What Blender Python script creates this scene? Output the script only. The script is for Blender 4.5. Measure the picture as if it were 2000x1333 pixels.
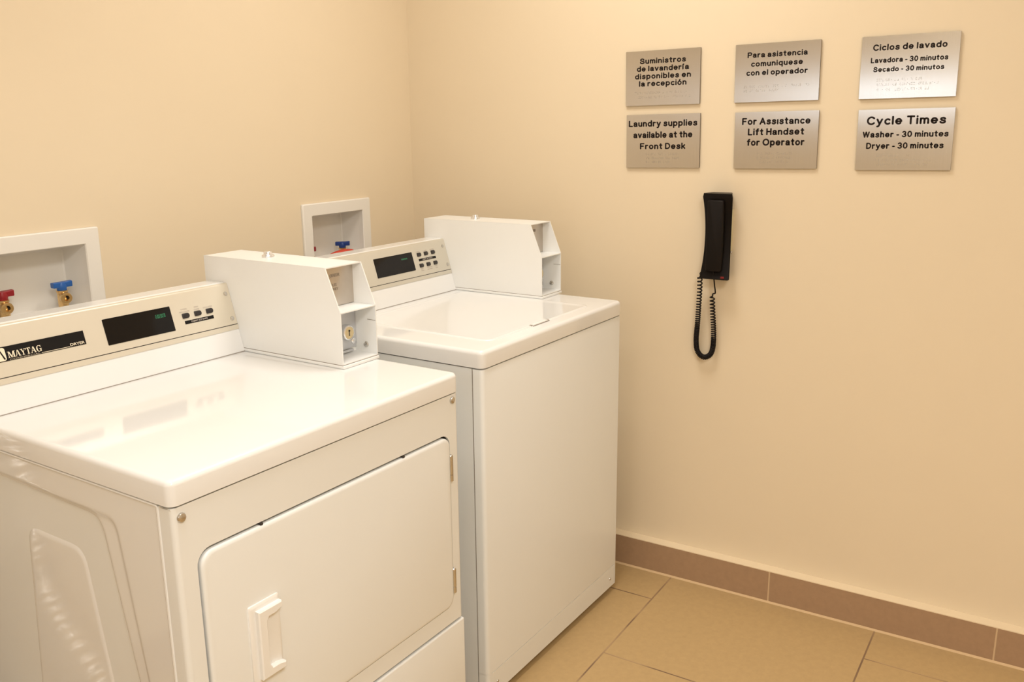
import bpy, bmesh, math, random
from mathutils import Vector, Matrix
from mathutils.geometry import tessellate_polygon

# ------------------------------------------------------------------ camera, world, lights, exposure
scene = bpy.context.scene
COL = scene.collection
for o in list(bpy.data.objects):
    bpy.data.objects.remove(o)

CAM = Vector((-2.4441, -1.9081, 1.3669))
YAW, PIT, ROL, FPX = -1.0143, -0.2369, -0.0104, 1764.07
fwd = Vector((-math.sin(YAW) * math.cos(PIT), math.cos(YAW) * math.cos(PIT), math.sin(PIT)))
rgt = Vector((math.cos(YAW), math.sin(YAW), 0))
upv = rgt.cross(fwd)
r2 = rgt * math.cos(ROL) + upv * math.sin(ROL)
u2 = upv * math.cos(ROL) - rgt * math.sin(ROL)
cd = bpy.data.cameras.new('camera')
cam = bpy.data.objects.new('camera', cd)
COL.objects.link(cam)
cd.sensor_width = 36.0
cd.lens = FPX / 2000 * 36
cd.clip_start = 0.05
cam.matrix_world = Matrix(((r2.x, u2.x, -fwd.x, CAM.x), (r2.y, u2.y, -fwd.y, CAM.y), (r2.z, u2.z, -fwd.z, CAM.z), (0, 0, 0, 1)))
scene.camera = cam

wd = bpy.data.worlds.new('world')
scene.world = wd
wd.use_nodes = True
wd.node_tree.nodes['Background'].inputs[0].default_value = (1.0, 0.92, 0.82, 1)
wd.node_tree.nodes['Background'].inputs[1].default_value = 0.0


def area(name, loc, target, sx, sy, power, col, spread=180):
    l = bpy.data.lights.new(name, 'AREA')
    l.shape = 'RECTANGLE'
    l.size, l.size_y = sx, sy
    l.energy = power
    l.spread = math.radians(spread)
    l.color = col
    o = bpy.data.objects.new(name, l)
    o.location = loc
    o.rotation_euler = (Vector(target) - Vector(loc)).to_track_quat('-Z', 'Y').to_euler()
    COL.objects.link(o)
    return o


area('ceiling_lamp', (-0.70, -0.90, 2.47), (-0.70, -0.90, 0), 0.5, 0.5, 11.0, (1.0, 0.955, 0.88), 160)
area('ceiling_lamp_over_dryer', (-1.80, -1.10, 2.47), (-1.80, -1.10, 0), 0.4, 0.4, 3.5, (1.0, 0.98, 0.95), 110)
area('fill_lamp_behind_camera', (-2.45, -2.5, 2.47), (-2.45, -2.5, 0), 0.6, 0.6, 37, (1.0, 0.985, 0.94))  # added neutral fill from behind the camera, not a known lamp

vs = scene.view_settings
vs.view_transform = 'Standard'
vs.look = 'None'
vs.gamma = 1
vs.use_curve_mapping = False
vs.exposure = 0.09


# ------------------------------------------------------------------ materials
def mat(name, col, rough=0.5, metal=0.0, spec=0.5, coat=0.0, noise=0.0, nscale=40, bump=0.0, bscale=300, emit=None, aniso=0.0):
    m = bpy.data.materials.new(name)
    m.use_nodes = True
    nt = m.node_tree
    b = nt.nodes['Principled BSDF']
    b.inputs['Base Color'].default_value = (*col, 1)
    b.inputs['Roughness'].default_value = rough
    b.inputs['Metallic'].default_value = metal
    b.inputs['Specular IOR Level'].default_value = spec
    b.inputs['Coat Weight'].default_value = coat
    b.inputs['Coat Roughness'].default_value = 0.08
    b.inputs['Anisotropic'].default_value = aniso
    tc = nt.nodes.new('ShaderNodeTexCoord')
    if noise:
        n = nt.nodes.new('ShaderNodeTexNoise')
        n.inputs['Scale'].default_value = nscale
        n.inputs['Detail'].default_value = 5
        nt.links.new(tc.outputs['Object'], n.inputs['Vector'])
        mx = nt.nodes.new('ShaderNodeMix')
        mx.data_type = 'RGBA'
        mx.inputs[6].default_value = (*[c * (1 - noise) for c in col], 1)
        mx.inputs[7].default_value = (*[min(1, c * (1 + noise)) for c in col], 1)
        nt.links.new(n.outputs['Fac'], mx.inputs[0])
        nt.links.new(mx.outputs[2], b.inputs['Base Color'])
    if bump:
        n = nt.nodes.new('ShaderNodeTexNoise')
        n.inputs['Scale'].default_value = bscale
        n.inputs['Detail'].default_value = 3
        nt.links.new(tc.outputs['Object'], n.inputs['Vector'])
        bp = nt.nodes.new('ShaderNodeBump')
        bp.inputs['Strength'].default_value = bump
        bp.inputs['Distance'].default_value = 0.001
        nt.links.new(n.outputs['Fac'], bp.inputs['Height'])
        nt.links.new(bp.outputs[0], b.inputs['Normal'])
    if emit:
        b.inputs['Emission Color'].default_value = (*emit[:3], 1)
        b.inputs['Emission Strength'].default_value = emit[3]
    return m


M = {}
M['wall'] = mat('painted_wall', (0.80, 0.68, 0.505), 0.62, spec=0.3, noise=0.015, nscale=6, bump=0.12, bscale=120)
M['wallfar'] = mat('painted_wall_far', (0.80, 0.70, 0.55), 0.7, spec=0.3)
M['ceil'] = mat('ceiling_paint', (0.88, 0.85, 0.80), 0.8)
M['enamel'] = mat('white_enamel', (0.81, 0.805, 0.795), 0.09, spec=0.5, noise=0.01, nscale=8)
M['satin'] = mat('white_satin_enamel', (0.81, 0.82, 0.81), 0.34, spec=0.5, noise=0.01, nscale=8)
M['powder'] = mat('white_powder_coat', (0.875, 0.875, 0.86), 0.38, spec=0.5, bump=0.05, bscale=500)
M['plastic'] = mat('white_plastic', (0.85, 0.84, 0.82), 0.35)
M['boxwhite'] = mat('white_box_plastic', (0.85, 0.82, 0.77), 0.42)
M['fascia'] = mat('champagne_fascia', (0.68, 0.62, 0.51), 0.34, metal=0.15, noise=0.015, nscale=30)
M['fascia_grey'] = mat('grey_champagne_fascia', (0.59, 0.55, 0.465), 0.34, metal=0.15, noise=0.015, nscale=30)
M['black'] = mat('black_print', (0.007, 0.006, 0.006), 0.5, spec=0.2)
M['glass'] = mat('black_display_glass', (0.006, 0.005, 0.005), 0.10, spec=0.25)
M['rubber'] = mat('black_button_rubber', (0.018, 0.014, 0.014), 0.45)
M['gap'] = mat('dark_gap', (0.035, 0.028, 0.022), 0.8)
M['cream'] = mat('cream_print', (0.86, 0.76, 0.58), 0.4)
M['platetext'] = mat('worn_plate_print', (0.36, 0.30, 0.24), 0.5)
M['dimprint'] = mat('dim_print', (0.45, 0.38, 0.28), 0.5)
M['greyprint'] = mat('grey_print', (0.30, 0.26, 0.22), 0.5)
M['faintprint'] = mat('faint_print', (0.60, 0.53, 0.47), 0.5)
M['green'] = mat('green_digits', (0.01, 0.05, 0.02), 0.4, emit=(0.10, 0.62, 0.26, 0.32))
M['steel'] = mat('screw_steel', (0.62, 0.60, 0.57), 0.27, metal=1.0)
M['chrome'] = mat('chrome', (0.86, 0.87, 0.89), 0.25, metal=0.75)
M['stainless'] = mat('stainless_plate', (0.60, 0.545, 0.485), 0.33, metal=0.9, noise=0.06, nscale=60)
M['vault'] = mat('grey_vault_door', (0.66, 0.67, 0.70), 0.35, metal=0.5)
M['brass'] = mat('brass', (0.76, 0.54, 0.27), 0.28, metal=1.0, noise=0.08, nscale=90)
M['lockbrass'] = mat('lock_face_brass', (0.80, 0.66, 0.40), 0.3, metal=0.8)
M['blue'] = mat('blue_handle', (0.018, 0.115, 0.42), 0.35)
M['red'] = mat('red_handle', (0.29, 0.010, 0.018), 0.4)
M['redhose'] = mat('red_rubber_hose', (0.62, 0.06, 0.03), 0.45)
M['bluedark'] = mat('dark_blue_handle', (0.012, 0.045, 0.22), 0.35)
M['phone'] = mat('black_phone_plastic', (0.006, 0.004, 0.0035), 0.42, spec=0.15, bump=0.03, bscale=800)
M['handset'] = mat('black_handset_plastic', (0.009, 0.0065, 0.0055), 0.5, spec=0.15, bump=0.03, bscale=800)
M['cordm'] = mat('black_cord', (0.006, 0.004, 0.004), 0.4, spec=0.25)
M['redlamp'] = mat('red_lamp_lens', (0.20, 0.010, 0.009), 0.4)
M['jack'] = mat('cream_jack_plate', (0.72, 0.66, 0.44), 0.6)
M['signedge'] = mat('sign_backing', (0.10, 0.075, 0.055), 0.5)
M['ink'] = mat('raised_dark_letters', (0.016, 0.010, 0.008), 0.6, spec=0.15)
M['foil'] = mat('duct_foil', (0.82, 0.80, 0.78), 0.20, metal=1.0)
M['foot'] = mat('foot_rubber', (0.04, 0.035, 0.03), 0.7)


def brushed(name, col, rough):
    """metal brushed up and down: the sheen spreads sideways"""
    m = mat(name, col, rough, metal=1.0, aniso=0.9)
    nt = m.node_tree
    b = nt.nodes['Principled BSDF']
    tg = nt.nodes.new('ShaderNodeTangent')
    tg.direction_type = 'UV_MAP'
    tg.uv_map = 'UVMap'
    nt.links.new(tg.outputs[0], b.inputs['Tangent'])
    tc = nt.nodes.new('ShaderNodeTexCoord')
    mp = nt.nodes.new('ShaderNodeMapping')
    mp.inputs['Scale'].default_value = (900, 12, 1)
    n = nt.nodes.new('ShaderNodeTexNoise')
    n.inputs['Scale'].default_value = 1
    n.inputs['Detail'].default_value = 2
    nt.links.new(tc.outputs['Object'], mp.inputs[0])
    nt.links.new(mp.outputs[0], n.inputs['Vector'])
    mx = nt.nodes.new('ShaderNodeMix')
    mx.data_type = 'RGBA'
    mx.inputs[6].default_value = (*[c * 0.93 for c in col], 1)
    mx.inputs[7].default_value = (*[c * 1.07 for c in col], 1)
    nt.links.new(n.outputs['Fac'], mx.inputs[0])
    nt.links.new(mx.outputs[2], b.inputs['Base Color'])
    return m


M['sign'] = brushed('brushed_sign_metal', (0.64, 0.615, 0.585), 0.25)
M['braille'] = mat('sign_braille', (0.46, 0.42, 0.37), 0.4, metal=1.0)


def grout_material(name, tile, grout, rowh, rowy0, length, xa, xb, axis_row, axis_col, width, rough):
    """tiles laid in rows: joints at axis_row = rowy0 + k*rowh, cross joints shifted on alternate rows"""
    m = bpy.data.materials.new(name)
    m.use_nodes = True
    nt = m.node_tree
    N, L = nt.nodes, nt.links
    b = N['Principled BSDF']
    b.inputs['Roughness'].default_value = rough
    geo = N.new('ShaderNodeNewGeometry')
    sep = N.new('ShaderNodeSeparateXYZ')
    L.new(geo.outputs['Position'], sep.inputs[0])

    def math_(op, a, bv=None):
        n = N.new('ShaderNodeMath')
        n.operation = op
        for i, v in enumerate((a, bv)):
            if v is None:
                continue
            if isinstance(v, (int, float)):
                n.inputs[i].default_value = v
            else:
                L.new(v, n.inputs[i])
        return n.outputs[0]
    row = math_('DIVIDE', math_('SUBTRACT', sep.outputs[axis_row], rowy0), rowh)
    rf = math_('FLOOR', row)
    fr = math_('FRACT', row)
    d1 = math_('MULTIPLY', math_('MINIMUM', fr, math_('SUBTRACT', 1.0, fr)), rowh)
    odd = math_('ABSOLUTE', math_('SUBTRACT', rf, math_('MULTIPLY', 2.0, math_('FLOOR', math_('DIVIDE', rf, 2.0)))))
    off = math_('ADD', math_('MULTIPLY', odd, xb - xa), xa)
    cx = math_('DIVIDE', math_('SUBTRACT', sep.outputs[axis_col], off), length)
    fc = math_('FRACT', cx)
    d2 = math_('MULTIPLY', math_('MINIMUM', fc, math_('SUBTRACT', 1.0, fc)), length)
    d = math_('MINIMUM', d1, d2)
    ramp = N.new('ShaderNodeMapRange')
    ramp.inputs['From Min'].default_value = width * 0.45
    ramp.inputs['From Max'].default_value = width * 0.75
    L.new(d, ramp.inputs['Value'])
    n1 = N.new('ShaderNodeTexNoise')
    n1.inputs['Scale'].default_value = 55
    n1.inputs['Detail'].default_value = 6
    n1.inputs['Roughness'].default_value = 0.7
    L.new(geo.outputs['Position'], n1.inputs['Vector'])
    mx = N.new('ShaderNodeMix')
    mx.data_type = 'RGBA'
    mx.inputs[6].default_value = (*[c * 0.86 for c in tile], 1)
    mx.inputs[7].default_value = (*[c * 1.14 for c in tile], 1)
    L.new(n1.outputs['Fac'], mx.inputs[0])
    n2 = N.new('ShaderNodeTexNoise')
    n2.inputs['Scale'].default_value = 5
    L.new(geo.outputs['Position'], n2.inputs['Vector'])
    gm = N.new('ShaderNodeMix')
    gm.data_type = 'RGBA'
    gm.inputs[6].default_value = (*grout[0], 1)
    gm.inputs[7].default_value = (*grout[1], 1)
    st = N.new('ShaderNodeMapRange')
    st.inputs['From Min'].default_value = 0.42
    st.inputs['From Max'].default_value = 0.58
    L.new(n2.outputs['Fac'], st.inputs['Value'])
    L.new(st.outputs[0], gm.inputs[0])
    fm = N.new('ShaderNodeMix')
    fm.data_type = 'RGBA'
    L.new(ramp.outputs[0], fm.inputs[0])
    L.new(gm.outputs[2], fm.inputs[6])
    L.new(mx.outputs[2], fm.inputs[7])
    L.new(fm.outputs[2], b.inputs['Base Color'])
    bp = N.new('ShaderNodeBump')
    bp.inputs['Strength'].default_value = 0.4
    bp.inputs['Distance'].default_value = 0.002
    L.new(ramp.outputs[0], bp.inputs['Height'])
    L.new(bp.outputs[0], b.inputs['Normal'])
    return m


M['floor'] = grout_material('floor_tiles', (0.495, 0.338, 0.160), ((0.20, 0.12, 0.07), (0.42, 0.28, 0.15)),
                            0.593, -0.980, 0.60, -0.188, -0.510, 1, 0, 0.0035, 0.5)
M['bbtile'] = grout_material('baseboard_tiles', (0.395, 0.255, 0.155), ((0.62, 0.45, 0.28), (0.66, 0.48, 0.30)),
                             5.0, -2.0, 0.5845, -1.2775, -1.2775, 2, 1, 0.0035, 0.45)


# ------------------------------------------------------------------ mesh helpers
def link(name, bm, m, parent=None, smooth=True, loc=None, auto=35):
    bmesh.ops.remove_doubles(bm, verts=bm.verts, dist=1e-6)
    bmesh.ops.recalc_face_normals(bm, faces=bm.faces)
    me = bpy.data.meshes.new(name)
    bm.to_mesh(me)
    bm.free()
    o = bpy.data.objects.new(name, me)
    COL.objects.link(o)
    me.materials.append(m)
    if smooth:
        me.shade_smooth()
        me.set_sharp_from_angle(angle=math.radians(auto))
    if parent:
        o.parent = parent
    if loc:
        o.location = loc
    return o


def merge(*bms):
    out = bmesh.new()
    for b in bms:
        me = bpy.data.meshes.new('tmp')
        b.to_mesh(me)
        b.free()
        out.from_mesh(me)
        bpy.data.meshes.remove(me)
    return out


def box(x0, x1, y0, y1, z0, z1, bev=0.0, seg=3):
    bm = bmesh.new()
    bmesh.ops.create_cube(bm, size=1)
    for v in bm.verts:
        v.co = Vector(((x0 + x1) / 2 + v.co.x * (x1 - x0), (y0 + y1) / 2 + v.co.y * (y1 - y0), (z0 + z1) / 2 + v.co.z * (z1 - z0)))
    if bev:
        bmesh.ops.bevel(bm, geom=bm.edges[:], offset=bev, segments=seg, profile=0.5, affect='EDGES')
    return bm


def loft(loops, cap0=True, cap1=True, closed=True):
    bm = bmesh.new()
    vl = [[bm.verts.new(p) for p in lp] for lp in loops]
    n = len(vl[0])
    for a, b in zip(vl, vl[1:]):
        for i in range(n if closed else n - 1):
            j = (i + 1) % n
            bm.faces.new((a[i], a[j], b[j], b[i]))
    if cap0:
        bm.faces.new(vl[0])
    if cap1:
        bm.faces.new(list(reversed(vl[-1])))
    return bm


def rrect(x0, x1, y0, y1, r, n=6):
    if not isinstance(r, (tuple, list)):
        r = (r,) * 4
    pts = []
    for k, (cx, cy, a) in enumerate(((x1 - r[0], y1 - r[0], 0), (x0 + r[1], y1 - r[1], 90), (x0 + r[2], y0 + r[2], 180), (x1 - r[3], y0 + r[3], 270))):
        for i in range(n + 1):
            t = math.radians(a + 90 * i / n)
            pts.append((cx + r[k] * math.cos(t), cy + r[k] * math.sin(t)))
    return pts


def prism(poly, f0, f1):
    """poly 2D -> two 3D mappings f0(p), f1(p)"""
    return loft([[f0(p) for p in poly], [f1(p) for p in poly]])


def plate(outer, holes, f0, f1):
    """flat plate with holes: f0/f1 map 2D points to the two faces"""
    bm = bmesh.new()
    loops = [outer] + holes
    flat = [p for lp in loops for p in lp]
    tris = tessellate_polygon([[Vector((p[0], p[1], 0)) for p in lp] for lp in loops])
    for f in (f0, f1):
        vs_ = [bm.verts.new(f(p)) for p in flat]
        for t in tris:
            try:
                bm.faces.new([vs_[i] for i in t])
            except ValueError:
                pass
    for lp in loops:
        n = len(lp)
        a = [bm.verts.new(f0(p)) for p in lp]
        b = [bm.verts.new(f1(p)) for p in lp]
        for i in range(n):
            j = (i + 1) % n
            bm.faces.new((a[i], a[j], b[j], b[i]))
    bmesh.ops.remove_doubles(bm, verts=bm.verts, dist=1e-6)
    return bm


def lathe(prof, org, axis, n=24, cap=True):
    """prof: list of (radius, distance along axis)"""
    axis = Vector(axis).normalized()
    t = axis.orthogonal().normalized()
    s = axis.cross(t)
    org = Vector(org)
    loops = []
    for r, d in prof:
        r = max(r, 1e-5)
        loops.append([org + axis * d + (t * math.cos(2 * math.pi * i / n) + s * math.sin(2 * math.pi * i / n)) * r for i in range(n)])
    return loft(loops, cap, cap)


def tube(pts, rad, n=10, cap=True):
    pts = [Vector(p) for p in pts]
    loops = []
    up = None
    for i, p in enumerate(pts):
        d = (pts[min(i + 1, len(pts) - 1)] - pts[max(i - 1, 0)]).normalized()
        if up is None:
            up = d.orthogonal().normalized()
        up = (up - d * up.dot(d)).normalized()
        sd = d.cross(up)
        r = rad(i) if callable(rad) else rad
        loops.append([p + (up * math.cos(2 * math.pi * k / n) + sd * math.sin(2 * math.pi * k / n)) * r for k in range(n)])
    return loft(loops, cap, cap)


def catmull(P, n=12):
    P = [Vector(p) for p in P]
    Q = [P[0] * 2 - P[1]] + P + [P[-1] * 2 - P[-2]]
    out = []
    for i in range(1, len(Q) - 2):
        a, b, c, d = Q[i - 1:i + 3]
        for k in range(n):
            t = k / n
            out.append(0.5 * ((2 * b) + (c - a) * t + (2 * a - 5 * b + 4 * c - d) * t * t + (3 * b - a - 3 * c + d) * t ** 3))
    out.append(P[-1])
    return out


_capcache = {}


def text_mesh(s, width, cap, bold, place, thick, centred=False):
    """text as solid mesh: text space x (0..width), y (0 = baseline, capital height = cap); place(x, y, d) gives the 3D point"""
    def raw(body):
        c = bpy.data.curves.new('t', 'FONT')
        c.body = body
        c.size = 1
        c.offset = bold
        c.resolution_u = 4
        c.extrude = 0.5
        o = bpy.data.objects.new('t', c)
        COL.objects.link(o)
        dg = bpy.context.evaluated_depsgraph_get()
        me = bpy.data.meshes.new_from_object(o.evaluated_get(dg))
        bpy.data.objects.remove(o)
        bpy.data.curves.remove(c)
        return me
    if bold not in _capcache:
        me = raw('H')
        _capcache[bold] = (min(v.co.y for v in me.vertices), max(v.co.y for v in me.vertices))
        bpy.data.meshes.remove(me)
    y0, y1 = _capcache[bold]
    me = raw(s)
    x0 = min(v.co.x for v in me.vertices)
    x1 = max(v.co.x for v in me.vertices)
    bm = bmesh.new()
    bm.from_mesh(me)
    bpy.data.meshes.remove(me)
    for v in bm.verts:
        v.co = Vector(place((v.co.x - x0) / (x1 - x0) * width, (v.co.y - y0) / (y1 - y0) * cap, (v.co.z + 0.5) * thick))
    return bm


def tag(o, label, cat, group=None, kind=None):
    o['label'] = label
    o['category'] = cat
    if group:
        o['group'] = group
    if kind:
        o['kind'] = kind
    return o


def empty(name, loc, rz=0.0):
    o = bpy.data.objects.new(name, None)
    o.empty_display_size = 0.1
    o.location = loc
    o.rotation_euler = (0, 0, rz)
    COL.objects.link(o)
    return o


def structure(o):
    o['kind'] = 'structure'
    return o


# ------------------------------------------------------------------ room shell
RX0, RY0, RH = -3.05, -3.6, 2.5
BOXES = {'dryer': dict(x0=-1.4765, x1=-1.1805, zt=1.146, zb=0.92), 'washer': dict(x0=-0.528, x1=-0.2315, zt=1.1432, zb=0.92)}
FR = 0.037   # flange width of an outlet box


def hole(b):
    return [(b['x0'] + 0.02, b['zb'] + 0.02), (b['x1'] - 0.02, b['zb'] + 0.02), (b['x1'] - 0.02, b['zt'] - 0.02), (b['x0'] + 0.02, b['zt'] - 0.02)]


structure(link('floor', box(RX0 - 0.1, 0.12, RY0 - 0.1, 0.14, -0.08, 0), M['floor'], smooth=False))
structure(link('wall_back', plate([(RX0, 0), (0.0, 0), (0.0, RH), (RX0, RH)], [hole(b) for b in BOXES.values()],
                                  lambda p: (p[0], 0, p[1]), lambda p: (p[0], 0.12, p[1])), M['wall'], smooth=False))
structure(link('wall_right', box(0, 0.12, RY0, 0.12, 0, RH), M['wall'], smooth=False))
structure(link('wall_left', box(RX0 - 0.1, RX0, RY0, 0.12, 0, RH), M['wallfar'], smooth=False))
structure(link('wall_front', box(RX0 - 0.1, 0.12, RY0 - 0.1, RY0, 0, RH), M['wallfar'], smooth=False))
structure(link('ceiling', box(RX0 - 0.1, 0.12, RY0 - 0.1, 0.12, RH, RH + 0.08), M['ceil'], smooth=False))
BT, BH = 0.0343, 0.0985
structure(link('baseboard_right', box(-BT, 0, RY0, -0.0, 0, BH - 0.0015), M['bbtile'], smooth=False))
structure(link('baseboard_back', box(RX0, -BT, -0.02, 0, 0, BH), M['bbtile'], smooth=False))
M['ledge'] = mat('painted_ledge', (0.84, 0.70, 0.50), 0.6)
M['groutline'] = mat('pale_grout', (0.66, 0.47, 0.27), 0.8)
structure(link('trim_1', box(-BT - 0.0005, 0, RY0, 0, BH - 0.0015, BH + 0.001), M['ledge'], smooth=False))
structure(link('trim_2', loft([[(-BT, RY0, 0.0), (-BT - 0.004, RY0, 0.0), (-BT, RY0, 0.005)], [(-BT, 0, 0.0), (-BT - 0.004, 0, 0.0), (-BT, 0, 0.005)]]), M['groutline'], smooth=False))


M['frame'] = mat('sheen_panel_frame_paint', (0.80, 0.78, 0.74), 0.5)
M['sheen_glow'] = mat('sheen_glow_emitter', (0.8, 0.85, 0.9), 0.3, emit=(0.76, 0.87, 1.0, 6.5))  # glowing strip out of view, added to put a bluish sheen on the upper signs
wf = structure(link('sheen_panel_1', plate([(-1.47, 1.40), (-0.58, 1.40), (-0.58, 1.605), (-1.47, 1.605)], [[(-1.42, 1.445), (-0.63, 1.445), (-0.63, 1.56), (-1.42, 1.56)]],
                                      lambda p: (RX0, p[0], p[1]), lambda p: (RX0 + 0.025, p[0], p[1])), M['frame'], smooth=False))
link('sheen_glow', box(RX0 + 0.002, RX0 + 0.008, -1.425, -0.625, 1.44, 1.565), M['sheen_glow'], wf, smooth=False)  # added emitter, sized to place the sheen band on the signs


# ------------------------------------------------------------------ washing-machine outlet boxes with valves
def outlet_box(b, xv_blue, xv_red, label, blue_label, dark=False, zv=0.992):
    root = empty('outlet_box', ((b['x0'] + b['x1']) / 2, 0, b['zb']))
    tag(root, label, 'outlet box', 'recessed outlet boxes in the wall')
    cx, zb = (b['x0'] + b['x1']) / 2, b['zb']
    w = (b['x1'] - b['x0']) / 2
    h = b['zt'] - zb
    # flange: bevelled picture-frame ring
    def ring(inset, y):
        return [(p[0], y, p[1]) for p in rrect(-w + inset, w - inset, inset, h - inset, max(0.004 - inset * 0.05, 0.001), 3)]
    link('flange', loft([ring(0, -0.0005), ring(0, -0.006), ring(0.0025, -0.0085), ring(FR - 0.002, -0.0085), ring(FR, -0.006), ring(FR, 0.012)], False, False), M['boxwhite'], root)
    # recess shell tapering to the back
    def rc(i, y, top):
        return [(p[0], y, p[1]) for p in rrect(-w + FR + i, w - FR - i, FR + i, h - FR - top, 0.006, 3)]
    link('recess', loft([rc(-0.0005, -0.001, -0.0005), rc(0.003, 0.078, 0.013), rc(0.006, 0.081, 0.016)], False, True), M['boxwhite'], root)
    for xv, hm, nm in ((xv_blue, 'bluedark' if dark else 'blue', 'blue'), (xv_red, 'red', 'red')):
        x = xv - cx
        z = zv - zb
        y = 0.036
        k = 0.76
        sc = lambda pr: [(r * k, d * k) for r, d in pr]
        body = merge(
            lathe([(0.0115, -0.075)] + sc([(0.0135, -0.052), (0.0165, -0.050), (0.0165, -0.034), (0.0145, -0.032), (0.0150, 0.012), (0.0165, 0.014), (0.0165, 0.019), (0.010, 0.021), (0.007, 0.023), (0.007, 0.030)]), (x, y, z), (0, 0, 1), 20),
            lathe(sc([(0.0135, 0.0), (0.0135, 0.010), (0.0165, 0.012), (0.0172, 0.022), (0.0165, 0.026), (0.0125, 0.027), (0.0085, 0.0265), (0.0085, 0.010)]), (x + 0.002, y, z), (-0.25, -0.96, -0.10), 24))
        vb = link('valve', body, M['brass'], root)
        vb['label'] = 'brass valve with a %s lever handle' % nm
        link('valve_bore', lathe(sc([(0.0084, 0.0), (0.0084, 0.0145)]), (x + 0.002, y, z), (-0.25, -0.96, -0.10), 20), M['gap'], vb)
        # lever: hub plus a flat bar, one wing longer than the other
        c, s_ = math.cos(-0.10), math.sin(-0.10)
        if dark:
            c, s_ = math.cos(-0.95), math.sin(-0.95)
        def rotm(px, py):
            return (x + px * c - py * s_, y + px * s_ + py * c)
        bar = [(px * 0.70, py * 0.80) for px, py in ((-0.030, -0.009), (-0.012, -0.010), (0.012, -0.010), (0.033, -0.0065), (0.033, 0.0065), (0.012, 0.010), (-0.012, 0.010), (-0.030, 0.009))]
        zl = z + 0.0215
        tip = lambda px: 0.0015 if px > 0.015 else 0.0
        hb = merge(
            loft([[(*rotm(px * 0.97, py * 0.9), zl) for px, py in bar], [(*rotm(px, py), zl + 0.002) for px, py in bar], [(*rotm(px, py), zl + 0.0105 + tip(px)) for px, py in bar], [(*rotm(px * 0.96, py * 0.8), zl + 0.012 + tip(px)) for px, py in bar]]),
            lathe(sc([(0.012, 0.016), (0.014, 0.020), (0.0145, 0.034), (0.012, 0.042)]), (x, y, z), (0, 0, 1), 18))
        hd = link('handle', hb, M[hm], vb)
        hd['label'] = '%s plastic lever handle' % nm
    return root


outlet_box(BOXES['dryer'], -1.2600, -1.3960, 'white wall outlet box behind the dryer, with bright blue and red valve handles', 'blue')
ob = outlet_box(BOXES['washer'], -0.3215, -0.4720, 'white wall outlet box behind the washer, with an orange red hose inside', 'blue', dark=True, zv=0.977)

hose_pts = [p + Vector((-0.026, 0, -0.002)) for p in catmull([(-0.425, 0.030, 0.93), (-0.405, 0.012, 0.965), (-0.372, -0.004, 0.9835), (-0.335, -0.012, 0.9875), (-0.302, -0.012, 0.981), (-0.284, -0.018, 0.95), (-0.281, -0.032, 0.86), (-0.286, -0.05, 0.70)], 8)]
hc = ((BOXES['washer']['x0'] + BOXES['washer']['x1']) / 2, BOXES['washer']['zb'])
hz = link('inlet_hose', tube([(p.x - hc[0], p.y, p.z - hc[1]) for p in hose_pts], 0.0095, 12), M['redhose'], ob)
hz['label'] = 'orange red water hose'

# ------------------------------------------------------------------ machines
def con_frame(oy, zt):
    yb = 0.2992
    ty, tz = 0.2783, 0.9605

    def con(x, s, d=0.0):
        return Vector((x, oy + yb + s * ty - d * tz, zt + s * tz + d * ty))
    return con


def screw(name, parent, org, axis, r, m='steel'):
    s = link(name, lathe([(r, 0.0), (r, r * 0.18), (r * 0.86, r * 0.45), (r * 0.5, r * 0.62), (0.0001, r * 0.66)], org, axis, 16), M[m], parent)
    return s


def face_text(parent, con, s, x0, width, base, cap, m, bold=0.0, d=0.0008, name='lettering'):
    return link(name, text_mesh(s, width, cap, bold, lambda a, b, c: con(x0 + a, base + b, d + c), 0.0003), M[m], parent, smooth=False)


def slab(con, pts, d0, d1, bev=0.0):
    if bev:
        cx = sum(p[0] for p in pts) / len(pts)
        cy = sum(p[1] for p in pts) / len(pts)
        sx = max(abs(p[0] - cx) for p in pts)
        sy = max(abs(p[1] - cy) for p in pts)
        ins = [(cx + (p[0] - cx) * (1 - bev / sx), cy + (p[1] - cy) * (1 - bev / sy)) for p in pts]
        return loft([[con(*p, d0) for p in pts], [con(*p, d1 - bev * 0.6) for p in pts], [con(*p, d1) for p in ins]])
    return loft([[con(*p, d0) for p in pts], [con(*p, d1) for p in pts]])


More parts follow.
